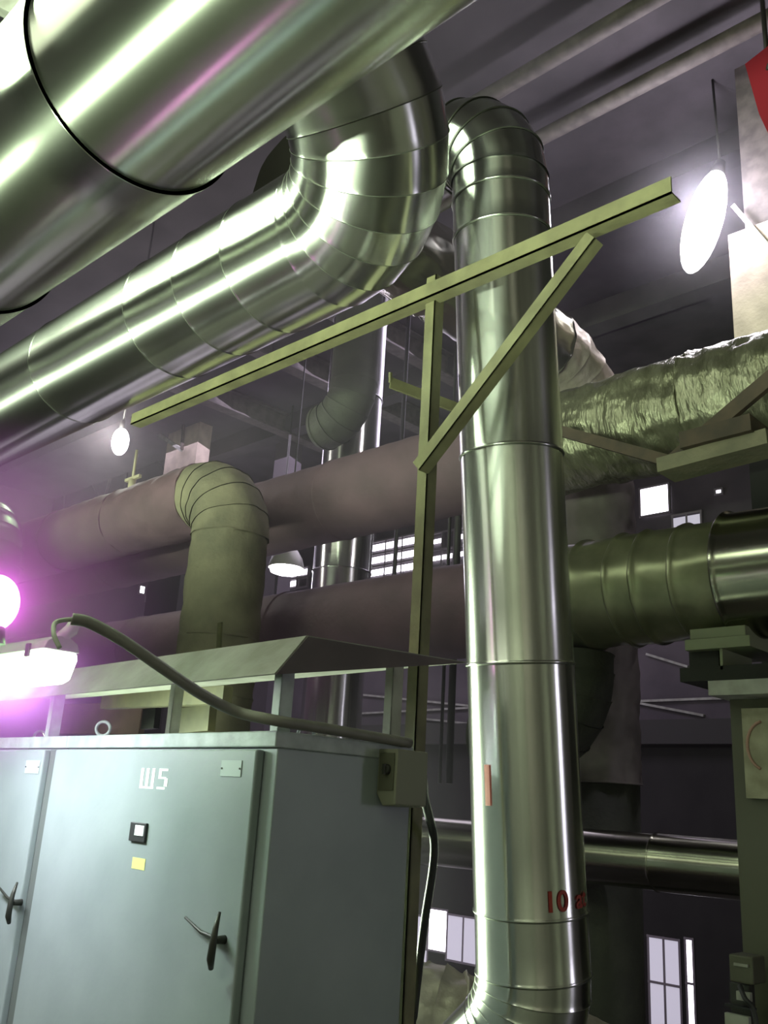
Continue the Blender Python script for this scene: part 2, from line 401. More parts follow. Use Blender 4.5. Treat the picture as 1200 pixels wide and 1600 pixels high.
# olive lagged elbow, left middle
y4, z4, r4 = cyl_x((303, 725), (200, 868), 4.9)
x4 = PY(347, 950, y4).x
pipe('lagged_elbow_pipe', 'olive lagged pipe rising above the cabinets and bending left, beside the brown pipes', 'pipe',
     [(x4, y4, ZF), (x4, y4, z4), (-16.0, y4, z4)], r4, OLIVE, bend=0.42, gores=5, seg=64, crumple=0.014, lap=0.005, bead=0.02,
     joints={0: [2.0, 3.4, 4.1, 4.75, 5.2]}, mats={1: HAZE_BROWN})  # left leg takes the haze-tinted brown
# silver vertical pipe in the middle distance
q = PY(536, 870, 7.2); t5 = 7.2 / ray(536, 870).y
pipe('distant_silver_pipe', 'slimmer silver pipe standing far back, seen between the two brown pipes', 'pipe',
     [(q.x, 7.2, ZF), (q.x, 7.2, ZC)], 45 / F * t5, SILVER_SH, sect=1.1, seg=64)
q = PY(556, 560, 6.55); zq = PY(545, 655, 6.55).z
pipe('dark_bend_pipe', 'dark green bent pipe hanging in front of the distant silver pipe', 'pipe',
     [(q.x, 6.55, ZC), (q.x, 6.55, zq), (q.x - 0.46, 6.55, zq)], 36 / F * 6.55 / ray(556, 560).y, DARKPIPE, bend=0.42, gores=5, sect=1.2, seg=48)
# pipe that rises behind the foil pipe and turns towards the camera, high up
yv = 6.55; zr = PY(940, 1225, 6.55).z; xv = PY(935, 1050, yv).x
t6 = yv / ray(940, 1050).y; d = ray(655, 415); yl = xv / d.x * d.y; zl = EYE.z + xv / d.x * d.z
rv = 61 / F * t6
pipe('rear_riser_pipe', 'pale dusty riser behind the foil pipe, its wrinkled elbow showing above it', 'pipe',
     [(xv, yv, zr), (xv, yv, zl), (xv, 2.95, zl)], rv, FOILV, bend=0.8, gores=6, seg=96, crumple=0.022, sect=1.4,
     mats={0: PALEPIPE, 1: SILVER_DK})
o = MB().tube([(xv, yv, ZF), (xv, yv, zr)], rv * .97, 48).build('shaded_lower_section', DARKPIPE, bpy.data.objects['rear_riser_pipe']); o['label'] = 'lower section coloured dark for the gloom around it'  # lower riser coloured dark to stand for the unlit gloom
# dark elbow below the olive pipe
xq = PY(888, 1080, y2 + 0.1).x; zq = PY(888, 1150, y2).z
pipe('dark_elbow_pipe', 'dark green elbow dropping from the olive pipe just right of the tall silver pipe', 'pipe',
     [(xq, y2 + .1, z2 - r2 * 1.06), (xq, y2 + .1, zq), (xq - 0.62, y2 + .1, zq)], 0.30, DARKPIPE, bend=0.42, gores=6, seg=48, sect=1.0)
# banded elbow at the left edge
q = PD(-12, 800, 9.0)
pipe('banded_elbow_pipe', 'ringed grey elbow at the left edge, above the violet glare', 'pipe',
     [(q.x - 4, q.y, q.z - .1), (q.x, q.y, q.z - .1), (q.x, q.y, ZF)], 0.33, mat('grey_violet_clad', (0.28, 0.26, 0.30), 0.4, 0.6), bend=0.42, gores=6, seg=48, lap=0.02)
# crumpled foil bundle at the foot of the tall pipe
q = PD(690, 1590, 4.4)
pipe('crumpled_foil_lagging', 'crumpled pale foil lagged pipe low down, left of the foot of the tall silver pipe', 'lagged pipe',
     [q + Vector((-2.2, .3, -.5)), q + Vector((-.15, 0, -.02)), q + Vector((0.75, 0.95, -.35))], 0.235, FOILV, bend=0.3, gores=4, seg=96, crumple=0.035, cscale=6, step=0.03)

# ------------------------------------------------------------------ writing on the tall pipe
def main_at(py, ang, lift=0.003):
    """point on the tall pipe's surface at picture row py; ang = turn from the side facing the camera"""
    c = pb + ax * on_main(py)
    return c, ang
def wrap_text(txt, px, py, hgt, name, m, label):
    cu = bpy.data.curves.new('lettering', 'FONT'); cu.body = txt; cu.size = hgt; cu.extrude = 0; cu.offset = 0.002; cu.space_character = 1.03
    to = bpy.data.objects.new('lettering', cu); col.objects.link(to)
    dg = bpy.context.evaluated_depsgraph_get(); me = bpy.data.meshes.new_from_object(to.evaluated_get(dg))
    bpy.data.objects.remove(to)
    bm = bmesh.new(); bm.from_mesh(me)
    bmesh.ops.subdivide_edges(bm, edges=[e for e in bm.edges if e.calc_length() > 0.02], cuts=2)
    bmesh.ops.triangulate(bm, faces=bm.faces[:])
    s = on_main(py); c = pb + ax * s
    tocam = (EYE - c); tocam = (tocam - ax * tocam.dot(ax)).normalized(); side = ax.cross(tocam).normalized()
    if side.dot(crt) < 0: side = -side
    # angle at which the surface crosses column px
    best = None
    for k in range(-89, 90):
        a = math.radians(k); p = c + (tocam * math.cos(a) + side * math.sin(a)) * rm; dd = p - EYE
        xx = 600 + F * dd.dot(crt) / dd.dot(fw)
        if best is None or abs(xx - px) < best[0]: best = (abs(xx - px), a)
    a0 = best[1]; R = rm + 0.0065
    for v in bm.verts:
        a = a0 + v.co.x / R
        v.co = c + (tocam * math.cos(a) + side * math.sin(a)) * R + ax * v.co.y
    inv = mp_.matrix_basis.inverted()
    for v in bm.verts: v.co = inv @ v.co
    bm.to_mesh(me); bm.free()
    o = link(name, me, m, mp_); me.materials.clear(); me.materials.append(m); o['label'] = label
    return o
wrap_text('10', 850, 1406, 0.094, 'numerals', REDP, 'dark red numerals near the foot')
wrap_text('at', 899, 1406, 0.088, 'lettering', REDP, 'dark red letters after the numerals')
wrap_text('I', 757, 1250, 0.20, 'stripe', REDP, 'faded vertical red mark')

# ------------------------------------------------------------------ bracket frame: post, arm, brace
fr = thing('bracket_frame', 'olive steel post with long arm and slanting brace crossing the tall silver pipe', 'bracket', (-2.09, 2.32, 0))
YP = 2.36
def angle_bar(a, b, wd, th_, fa, fb, name, parent, m=FRAME):
    """L section: flange A along fa, flange B along fb from the common edge a-b"""
    a, b, fa, fb = Vector(a), Vector(b), Vector(fa), Vector(fb)
    t = (b - a).normalized(); fa = (fa - t * fa.dot(t)).normalized(); fb = (fb - t * fb.dot(t)).normalized(); e = b - a
    mb = MB()
    for f, g in ((fa, fb), (fb, fa)):
        mb.prism([a, a + f * wd, a + f * wd + g * th_, a + g * th_], e)
    return mb.build(name, m, parent)
ptop = PY(682, 428, YP); pbot = PY(640, 1400, YP)
xa = pbot.x
angle_bar((xa, YP, 0), (ptop.x, YP, ptop.z), 0.05, 0.006, (0, 1, 0), (-1, 0, 0), 'post', fr)
a0 = PY(1050, 302, YP - .03); a1 = PY(205, 664, YP - .03); az_ = (a0.z + a1.z) / 2
angle_bar((a0.x, YP - .035, az_), (a1.x, YP - .035, az_), 0.062, 0.006, (0, 0, 1), (0, 1, 0), 'arm', fr)
b0 = PY(655, 735, YP - .045); b1 = PY(930, 372, YP - .045)
angle_bar(b0, b1, 0.05, 0.006, (-.6, 0, .6), (0, 1, 0), 'brace', fr)
# stub arm behind the post
f2 = tag(MB().bar(PD(610, 598, 4.1), PD(725, 642, 4.25), 0.012, 0.05).bar(PD(610, 598, 4.1), PD(610, 582, 4.1), 0.012, 0.012, (1, 0, 0)).build('steel_angle', FRAME),
         'short olive steel angle behind the post, left of the tall silver pipe', 'steel angle')
# brown bracket in front of the foil pipe
g = thing('pipe_bracket', 'brown steel bracket bracing the wrinkled foil pipe, right of the tall silver pipe', 'bracket', (PD(1000, 720, 5.6)))
ty = y1 - r1 - 0.12
MB().bar(PY(870, 672, ty), PY(1050, 722, ty), 0.04, 0.07).build('strut', RUST, g)
MB().bar(PY(1050, 722, ty - .06), PY(1212, 585, ty - .06), 0.04, 0.09).build('brace', RUST, g)
s_a = PY(1040, 735, ty - .02); s_b = PY(1210, 690, ty - .02)
MB().bar(s_a, s_b, 0.22, 0.09).build('shelf_beam', OLIVE, g)
MB().bar(PY(1080, 700, ty - .02), PY(1190, 672, ty - .02), 0.3, 0.10).build('packing', RUST, g)

# ------------------------------------------------------------------ electrical cabinets
C0 = PZ(437, 1142, 1.83); C0.z = 0; CA = math.radians(-3.4)
CM = Matrix.Translation(C0) @ Matrix.Rotation(CA, 4, 'Z'); CMi = CM.inverted(); HT = 1.83
def LP(px, py, yl=0.0):
    """point seen at a picture position on the cabinets' local plane y = yl, in local coordinates"""
    o = CMi @ EYE; d = CMi.to_3x3() @ ray(px, py); return o + d * ((yl - o.y) / d.y)
def LX(px, py, xl=0.0):
    o = CMi @ EYE; d = CMi.to_3x3() @ ray(px, py); return o + d * ((xl - o.x) / d.x)
def lthing(name, label, cat, lx=0.0, group=None):
    o = thing(name, label, cat, CM @ Vector((lx, 0, 0)), group, CA); return o
def lb(mb, name, m, root, lx, bevel=0.0):
    """mesh given in the cabinets' local frame, parented to a root standing at local x = lx"""
    mb.v = [v - Vector((lx, 0, 0)) for v in mb.v]
    return mb.build(name, m, root, local=True, bevel=bevel)
DEP = 0.52
xsplit = LP(110, 1150).x
xd_r, xd_l = LP(415, 1172).x, LP(99, 1172).x       # right-hand door
xe_r = LP(69, 1176, -.03).x
def handle(root, lx, hx, hz):
    MB().tube([(hx - .01, -.075, hz + .06), (hx + .004, -.088, hz + .025), (hx + .006, -.09, hz - .005), (hx, -.086, hz - .04), (hx - .016, -.07, hz - .07)],
              [.005, .009, .010, .010, .008], 12)
    h = lb(MB().tube([(hx + .008, -.06, hz + .07), (hx + .014, -.072, hz + .03), (hx + .014, -.075, hz - .005), (hx + .006, -.072, hz - .045), (hx - .006, -.06, hz - .07)],
              [.004, .008, .010, .011, .007], 12), 'handle', DARKMET, root, lx)
    lb(MB().tube([(hx + .012, -.07, hz), (hx - .03, -.045, hz + .002), (hx - .10, -.042, hz + .006), (hx - .175, -.05, hz + .035)], [.009, .006, .005, .004], 10), 'lever', DARKMET, root, lx)
    lb(MB().tube([(hx, -.028, hz), (hx, -.070, hz)], [.012, .009], 14), 'spindle', DARKMET, root, lx)
def cabinet(label, x0, x1, dl, dr, lx, marked):
    root = lthing('electrical_cabinet', label, 'cabinet', lx, 'grey electrical cabinets')
    body = MB().box((x0, 0, 0.02), (x1, DEP, HT - .045))
    lb(body, 'body', CAB, root, lx, 0.004)
    lb(MB().box((x0 - .0, -.012, HT - .045), (x1 + .003, DEP + .003, HT)), 'top_rim', CABTRIM, root, lx, 0.004)
    lb(MB().box((x0 + .03, .05, 0.0), (x1 - .03, DEP - .05, 0.02)), 'plinth', DARKMET, root, lx)
    door = lb(MB().box((dl, -.030, .10), (dr, -.001, HT - .052)), 'door', CAB, root, lx, 0.006)
    for ex, ey in ((dl + .12, .09), (dr - .36, .42)) if marked else ((dl + .2, .3),):
        c = Vector((ex, ey, HT + .035)); ring = [c + Vector((math.cos(a) * .021, math.cos(a) * .018, math.sin(a) * .026)) for a in [2 * PI * k / 20 for k in range(21)]]
        lb(MB().tube(ring, .0062, 10).tube([(ex, ey, HT), (ex, ey, HT + .014)], [.012, .007], 12), 'lifting_eye', CABTRIM, root, lx)
    return door
cab1 = cabinet('grey electrical cabinet marked in white, its whole door and side in view', xsplit + .002, 0.0, xd_l, xd_r, xsplit / 2, True)
cab0 = cabinet('grey electrical cabinet cut off by the left edge, beside the marked one', xsplit - 1.25, xsplit - .002, xsplit - 1.19, xe_r, xsplit - .6, False)
l1 = xsplit / 2; l0 = xsplit - .6
lb(MB().box((xe_r + .002, -.006, .10), (xd_l - .004, -.0005, HT - .05)), 'gap_shade_strip', mat('gap_shade_grey', (0.10, 0.11, 0.11), 0.6), cab1.parent, l1)  # dark strip painted for the shade between the doors
p = LP(351, 1468, -.03); handle(cab1, l1, p.x, p.z)
p = LP(33, 1410, -.03); handle(cab0, l0, p.x, p.z)
def doorbox(px0, py0, px1, py1, th_, name, m, root, lx, y0=-.030, lab=None, bevel=0.0):
    a = LP(px0, py0, y0); b = LP(px1, py1, y0); c = LP(px0, py1, y0)
    o = lb(MB().box((a.x, y0 - th_, min(b.z, c.z)), (b.x, y0 - .0003, a.z)), name, m, root, lx, bevel)
    if lab: o['label'] = lab
    return o
doorbox(208, 1284, 229, 1314, .009, 'indicator_housing', BLACK, cab1, l1, lab='black indicator housing', bevel=.002)
doorbox(213, 1289, 224, 1305, .003, 'indicator_lens', mat('lens_white', (0.8, 0.85, 0.85), 0.3, emit=(0.9, 1, 1), estr=0.5), cab1, l1, y0=-.039, lab='white indicator lens')
doorbox(208, 1339, 226, 1357, .0012, 'sticker', YELLOW, cab1, l1, lab='small yellow square sticker')
# outline name plates at the doors' upper right corners
for (a, b, c, d_, rt, lx) in ((347, 1188, 376, 1214, cab1, l1), (42, 1188, 60, 1209, cab0, l0)):
    p0, p1 = LP(a, b, -.031), LP(c, d_, -.031); mb = MB()
    mb.box((p0.x, -.0325, p1.z), (p1.x, -.0303, p0.z))
    lb(mb, 'name_plate', mat('plate_enamel', (0.40, 0.45, 0.46), 0.5), rt, lx, .0006)
    mb = MB()
    for x_ in (p0.x + .006, p1.x - .006): mb.tube([(x_, -.0325, (p0.z + p1.z) / 2), (x_, -.0345, (p0.z + p1.z) / 2)], .003, 8)
    lb(mb, 'rivets', DARKMET, rt, lx)
# stencilled marking: a three-legged Cyrillic Sha and a 5
g0 = LP(222, 1200, -.03); g1 = LP(262, 1234, -.03); X0, X1, Z1, Z0 = g0.x, g1.x, g0.z, g1.z; wq = (X1 - X0)
def strokes(lst, nm):
    mb = MB()
    for (a, b, c, d_) in lst:
        mb.box((X0 + wq * a, -.0312, Z0 + (Z1 - Z0) * b), (X0 + wq * c, -.0302, Z0 + (Z1 - Z0) * d_))
    o = lb(mb, nm, WHITEP, cab1, l1); o['label'] = 'white stencilled lettering'; return o
strokes([(0, .12, .10, 1), (.20, .12, .30, 1), (.40, .12, .50, 1), (0, 0, .50, .10)], 'letter')
strokes([(.64, .88, .95, 1), (.64, .55, .74, .86), (.64, .50, .90, .60), (.86, .14, .97, .54), (.62, 0, .90, .11)], 'numeral')

# sheet hood over the cabinets
hood = lthing('sheet_hood', 'dusty sheet metal hood on short legs above the two grey cabinets', 'hood', -.6)
A_ = LP(430, 1054, -.04)
Ax, Az = A_.x, A_.z; B_ = LX(480, 995, Ax); Cc = LX(728, 1036, Ax)
XH = -3.2; tk = .004
def sheet(p, q, x0, x1, name):
    (y0, z0), (y1_, z1_) = p, q; n = Vector((0, -(z1_ - z0), (y1_ - y0))).normalized() * tk
    lb(MB().prism([(x0, y0, z0), (x0, y1_, z1_), (x0, y1_ + n.y, z1_ + n.z), (x0, y0 + n.y, z0 + n.z)], (x1 - x0, 0, 0)), name, HOODM, hood, -.6)
sheet((-.04, Az), (B_.y, B_.z), XH, Ax, 'fascia')
sheet((B_.y, B_.z), (Cc.y, Cc.z), XH, Ax, 'roof_sheet')
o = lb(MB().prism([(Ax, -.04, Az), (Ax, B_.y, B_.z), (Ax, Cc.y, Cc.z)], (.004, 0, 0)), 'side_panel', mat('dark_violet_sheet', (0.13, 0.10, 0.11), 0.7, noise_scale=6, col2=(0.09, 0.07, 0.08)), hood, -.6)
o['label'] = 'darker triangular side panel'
def hood_z(y): return B_.z + (Cc.z - B_.z) * (y - B_.y) / (Cc.y - B_.y) if y > B_.y else Az + (B_.z - Az) * (y + .04) / (B_.y + .04)
for px, py, yl in ((428, 1135, .02), (73, 1147, .02), (262, 1138, .46), (430, 1135, .46)):
    q = LP(px, py, yl) if yl < .1 else LP(262, 1138, .46)
    x_ = q.x if not (px == 430) else -.06
    mb = MB(); zt = hood_z(yl)
    mb.box((x_ - .018, yl, HT), (x_ + .018, yl + .004, zt)); mb.box((x_ + .014, yl, HT), (x_ + .018, yl + .045, hood_z(yl)))
    lb(mb, 'leg', CABTRIM if yl < .1 else PALE, hood, -.6)

# junction box on the cabinet's side, its black cable, and the conduit lying along the top
jb = lthing('junction_box', 'small grey junction box fixed to the side of the marked cabinet', 'junction box', 0.0)
ja = LX(592, 1170, .002); jz = LX(592, 1240, .002).z; jr = LX(640, 1180, .002).y
lb(MB().prism([(.002, ja.y, ja.z), (.002, ja.y, jz), (.03, ja.y, jz - .035), (.085, ja.y, jz - .03), (.085, ja.y, ja.z)], (0, .13, 0)), 'casing', mat('junction_grey', (0.19, 0.19, 0.14), 0.55), jb, 0, .004)
lb(MB().tube([(.05, ja.y - .001, jz + .07), (.05, ja.y - .016, jz + .07)], [.016, .013], 16).box((.045, ja.y - .022, jz + .055), (.055, ja.y - .014, jz + .085)), 'switch_knob', DARKMET, jb, 0)
lb(MB().box((.012, ja.y - .004, jz + .01), (.076, ja.y - .0005, ja.z - .012)), 'cover', BOXG, jb, 0, .001)
def smooth(pts, n=8):
    pts = [Vector(p) for p in pts]; P = [pts[0] * 2 - pts[1]] + pts + [pts[-1] * 2 - pts[-2]]; out = []
    for i in range(1, len(P) - 2):
        for k in range(n):
            t = k / n; a, b, c, d_ = P[i-1], P[i], P[i+1], P[i+2]
            out.append(0.5 * ((2*b) + (c - a) * t + (2*a - 5*b + 4*c - d_) * t*t + (3*b - a - 3*c + d_) * t**3))
    out.append(pts[-1]); return out
def hose(name, label, cat, pts, r, m):
    return tag(MB().tube(smooth(pts), r, 14).build(name, m), label, cat)
jp = CM @ Vector((.07, ja.y + .125, jz + .06))
hose('black_cable', 'black cable drooping from the junction box down past the olive post', 'cable',
     [jp, PY(664, 1250, 2.30), PY(677, 1305, 2.42), PY(677, 1350, 2.44), PY(665, 1430, 2.44), PY(656, 1500, 2.44), PY(647, 1580, 2.44), PY(640, 1660, 2.44), Vector((-2.15, 2.44, 0.01))], .0135, BLACK)
def sidept(px, py): return CM @ LX(px, py, .022)
hose('lamp_cable', 'thin grey cable from the batten lamp up to the thick conduit', 'cable', [PD(93, 1012, 2.28), PD(84, 990, 2.30), PD(88, 972, 2.36), PD(118, 967, 2.39)], .006, PALE)
hose('grey_conduit', 'thick grey conduit sloping over the cabinet top from the batten lamp', 'conduit',
     [PD(112, 967, 2.385), PD(140, 973, 2.40), PD(190, 1000, 2.42), PD(250, 1041, 2.46), PD(312, 1083, 2.52), PD(370, 1112, 2.58), sidept(432, 1126), sidept(500, 1137), sidept(570, 1149), sidept(640, 1161)], .0155, mat('conduit_grey', (0.20, 0.19, 0.17), 0.5, noise_scale=10, col2=(0.14, 0.13, 0.12)))

# ------------------------------------------------------------------ lamps
def point(name, loc, power, colr, size=.08, parent=None):
    l = bpy.data.lights.new(name, 'POINT'); l.energy = power; l.color = colr; l.shadow_soft_size = size
    o = bpy.data.objects.new(name, l); col.objects.link(o); o.location = loc
    return o
YL = 1.36
e0 = PY(92, 1040, YL); dz_ = PY(92, 1062, YL).z; uz = PY(92, 1018, YL).z
bat = thing('batten_lamp', 'bright white batten lamp at the left edge, in front of the sheet hood', 'lamp', (e0.x - .6, YL, dz_))
cx0, cx1 = e0.x - 1.25, e0.x
prof = [(-.055, uz), (-.06, uz - .02), (-.045, dz_ + .005), (-.02, dz_ - .012), (.02, dz_ - .012), (.045, dz_ + .005), (.06, uz - .02), (.055, uz)]
MB().prism([(cx0, YL + y, zz) for y, zz in prof], (cx1 - cx0, 0, 0)).build('diffuser', LAMPF, bat, bevel=.006)
prof = [(-.06, uz + .001), (.06, uz + .001), (.05, uz + .028), (.02, uz + .045), (-.02, uz + .045), (-.05, uz + .028)]
MB().prism([(cx0, YL + y, zz) for y, zz in prof], (cx1 - cx0 + .005, 0, 0)).build('housing', GLASSD, bat, bevel=.004)
for x_ in (cx1 - .09, cx1 - .6): MB().box((x_ - .012, YL - .068, uz - .02), (x_ + .012, YL - .061, uz + .02)).build('clip', DARKMET, bat)
MB().tube([(cx1 - .02, YL, uz + .04), (cx1 + .004, YL + .02, uz + .07), (cx1 + .012, YL + .03, uz + .11)], [.02, .022, .016], 14).build('cable_gland', GLASSD, bat)
area('batten_light', (e0.x - .6, YL - .1, dz_ + .02), (e0.x - .6, YL + .5, dz_ - .6), 1.2, .09, 32, (0.88, 0.96, 1.0))
# glowing globe added for the violet lens flare at the left edge
vc = PD(-8, 942, 2.75)
vl = thing('flare_lamp', 'round violet globe standing in for lens flare, cut off by the left edge, above the batten lamp', 'lamp', vc)
MB().tube([vc + Vector((0, 0, .085 * math.sin(a))) for a in [PI * (k / 14 - .5) for k in range(15)]], [max(.001, .07 * math.cos(PI * (k / 14 - .5))) for k in range(15)], 28).build('globe', LAMPP, vl)
MB().tube([vc - Vector((0, 0, .12)), vc - Vector((0, 0, .07))], [.05, .04], 20).build('cap', DARKMET, vl)
vloc = CMi @ vc
MB().tube([Vector((vc.x, vc.y, hood_z(vloc.y) + .008)), vc - Vector((0, 0, .11))], .012, 10).build('stem', DARKMET, vl)
# high lamps in the hall
def bay_lamp(label, c, rr, hh, m, power, colr, tilt=(0, 0, 0)):
    t = thing('bay_lamp', label, 'lamp', c); ax_ = (Vector((0, 0, 1)) + Vector(tilt)).normalized()
    ks = [PI * (k / 14 - .5) for k in range(15)]
    MB().tube([c + ax_ * (hh * math.sin(a)) for a in ks], [max(.002, rr * math.cos(a)) for a in ks], 28).build('bulb', m, t)
    top = c + ax_ * hh
    MB().tube([top - ax_ * .05, top + ax_ * .1], [rr * .45, rr * .3], 20).build('cap', DARKMET, t)
    MB().tube([top + ax_ * .08, Vector((top.x, top.y, ZC))], .012, 8).build('rod', DARKMET, t)
    point('bay_light', c + Vector((rr * .6, -rr - .12, 0)), power, colr, .12)
    return t
c = PD(1100, 345, 8.6)
bay_lamp('glaring white lamp drawn long for its lens streak, high at the right, under the ceiling', c, 0.17, 0.58, LAMPW, 110, (0.92, 0.86, 1.0), (0.2, 0.2, 0))  # bulb stretched and tilted to take in the lens streak
c = PD(188, 690, 11.0)
bay_lamp('small glaring white lamp at left, below the elbow pipe', c, 0.10, 0.17, LAMPW, 90, (1.0, 0.95, 0.9))
def bell_lamp(label, px, py, t_, rr, power):
    c = PD(px, py, t_); t = thing('bell_lamp', label, 'lamp', c)
    MB().tube([c + Vector((0, 0, q)) for q in (0, .06, .16, .26, .34, .40)], [rr, rr * .97, rr * .85, rr * .6, rr * .3, rr * .2], 28, caps=False).build('shade', mat('shade_grey', (0.35, 0.36, 0.3), 0.4, 0.3), t)
    MB().tube([c + Vector((0, 0, q)) for q in (-.09, -.06, 0, .03)], [rr * .5, rr * .85, rr * .93, rr * .8], 28).build('bulb', LAMPW, t)
    MB().tube([c + Vector((0, 0, .39)), Vector((c.x, c.y, ZC))], .012, 8).build('rod', DARKMET, t)
    point('bell_light', c + Vector((0, 0, -.3)), power, VIOL, .2)
bell_lamp('bell shaped lamp with glowing rim, between the brown pipes beside the distant silver pipe', 447, 888, 13.5, .26, 60)

# ------------------------------------------------------------------ windows
WN = [0]
FRM = mat('window_frame_paint', (0.25, 0.23, 0.24), 0.6)
def window(px0, py0, px1, py1, cols, rows, fill=1.0, plane='y', m=DAY, wall=None, skip=()):
    """daylit window on the back wall (plane y) or the left wall (plane x); rows may leave dark gaps"""
    WN[0] += 1; fr_ = MB(); n = WN[0]
    if plane == 'y':
        P_ = lambda a, b: PY(a, b, YB - .07 if wall is None else wall)
        a, b = P_(px0, py0), P_(px1, py1); u0, u1_ = a.x, b.x; yy = a.y
        V = lambda u, z_, o_: (u, yy + o_, z_)
    else:
        P_ = lambda a, b: PX(a, b, XL + .05); a, b = P_(px0, py0), P_(px1, py1); u0, u1_ = a.y, b.y; xx = a.x
        V = lambda u, z_, o_: (xx - o_, u, z_)
    z1_ = a.z; z0_ = P_(px0, py1).z if plane == 'y' else P_((px0 + px1) / 2, py1).z
    if plane == 'x': z1_ = P_((px0 + px1) / 2, py0).z
    def bx(mb, ua, ub, za, zb_, o0, o1):
        p, q = V(ua, za, o0), V(ub, zb_, o1); mb.box([min(i, j) for i, j in zip(p, q)], [max(i, j) for i, j in zip(p, q)])
    gl = MB(); ew = (u1_ - u0) / cols; eh = (z1_ - z0_) / rows; bar = .035
    for i in range(cols):
        for j in range(rows):
            if (i, j) in skip: continue
            g = eh * (1 - fill) / 2
            bx(gl, u0 + ew * i + .02, u0 + ew * (i + 1) - .02, z0_ + eh * j + g + .02, z0_ + eh * (j + 1) - g - .02, .006, .016)
    for i in range(cols + 1): bx(fr_, u0 + ew * i - bar / 2, u0 + ew * i + bar / 2, z0_ - .02, z1_ + .02, 0, .05)
    for j in range(rows + 1): bx(fr_, u0 - .02, u1_ + .02, z0_ + eh * j - bar / 2, z0_ + eh * j + bar / 2, -.005, .05)
    f = struct('window_%d' % n, fr_, FRM)
    gl.build('glazing', m, None); g = bpy.context.scene.collection.objects[-1]; g.parent = f; g.location = g.location - f.location
    return f
window(556, 838, 576, 912, 1, 1)
window(578, 848, 652, 906, 3, 3, .62)
window(655, 838, 726, 890, 4, 2, .35, skip=((0, 0), (2, 1)))
window(418, 897, 478, 926, 4, 2, .7, skip=((1, 1), (3, 0)))
window(999, 764, 1046, 808, 1, 1)
window(1050, 806, 1096, 830, 2, 1, .8, m=DAYDIM)
window(1117, 765, 1128, 773, 1, 1)
window(668, 1418, 697, 1484, 1, 1)
window(640, 1428, 667, 1500, 1, 1, m=DAYDIM)
window(699, 1428, 748, 1500, 2, 1, m=DAYDIM)
window(1012, 1462, 1068, 1680, 2, 3, m=DAYDIM)
window(1070, 1466, 1090, 1680, 1, 3)
for a in ((13, 716, 27, 745), (146, 665, 158, 684), (131, 757, 147, 786), (219, 915, 226, 928), (229, 933, 239, 941), (237, 897, 242, 902)):
    window(*a, 1, 1, plane='x')

# ------------------------------------------------------------------ columns and other background steelwork
def column(label, px0, px1, py, yy, dy=.45, top=ZC, bot=ZF, m=CONC):
    a, b = PY(px0, py, yy), PY(px1, py, yy)
    return tag(MB().box((a.x, yy, bot), (b.x, yy + dy, top)).build('concrete_column', m), label, 'column')
ct = PY(1142, 366, 7.2).z; ca, cb_ = PY(1142, 440, 7.2), PY(1260, 440, 7.2)
t = thing('concrete_column', 'pale concrete column at the right edge, beyond the glaring lamp', 'column', ((ca.x + cb_.x) / 2, 7.4, ZF))
cm = PY(1170, 625, 7.2).z
MB().box((ca.x, 7.2, cm), (cb_.x, 7.65, ct)).build('shaft', CONC, t)
MB().box((ca.x + .05, 7.22, ZF), (cb_.x, 7.63, cm)).build('shaded_base', WALLD, t)  # lower shaft painted dark where it stands unlit
MB().box((ca.x + .12, 7.3, ct), (cb_.x - .1, 7.6, ZC)).build('steel_head', BEAM, t)
ca, cb_ = PY(262, 690, 9.4), PY(309, 690, 9.4); cz = PY(285, 790, 9.4).z
t = thing('concrete_column', 'pale concrete column at left, beside the small glaring lamp', 'column', ((ca.x + cb_.x) / 2, 9.55, ZF))
MB().box((ca.x, 9.4, cz), (cb_.x, 9.7, ZC)).build('shaft', CONC, t)
MB().box((ca.x, 9.4, ZF), (cb_.x, 9.7, cz)).build('shaded_base', WALLD, t)  # shade below the lit part put into a dark material
column('greyish column in the gap left of the distant silver pipe', 432, 455, 690, 10.5, .3, m=WALLM)
def barthing(name, label, cat, a, b, wd, ht, m, ref=(0, 0, 1), group=None):
    return tag(MB().bar(a, b, wd, ht, ref).build(name, m), label, cat, group)
barthing('wall_conduit', 'thin slanting conduit on the pale column at the right edge', 'conduit', PY(1146, 322, 7.19), PY(1215, 402, 7.19), .04, .04, PALE)
# bracket on the left column
t = thing('wall_bracket', 'thin steel bracket on the pale column beside the small glaring lamp', 'bracket', PY(285, 700, 9.3))
MB().bar(PY(232, 668, 9.3), PY(284, 703, 9.3), .05, .07).build('brace', PALE, t)
MB().bar(PY(289, 640, 9.3), PY(284, 703, 9.3), .05, .05, (1, 0, 0)).build('upright', RUST, t)
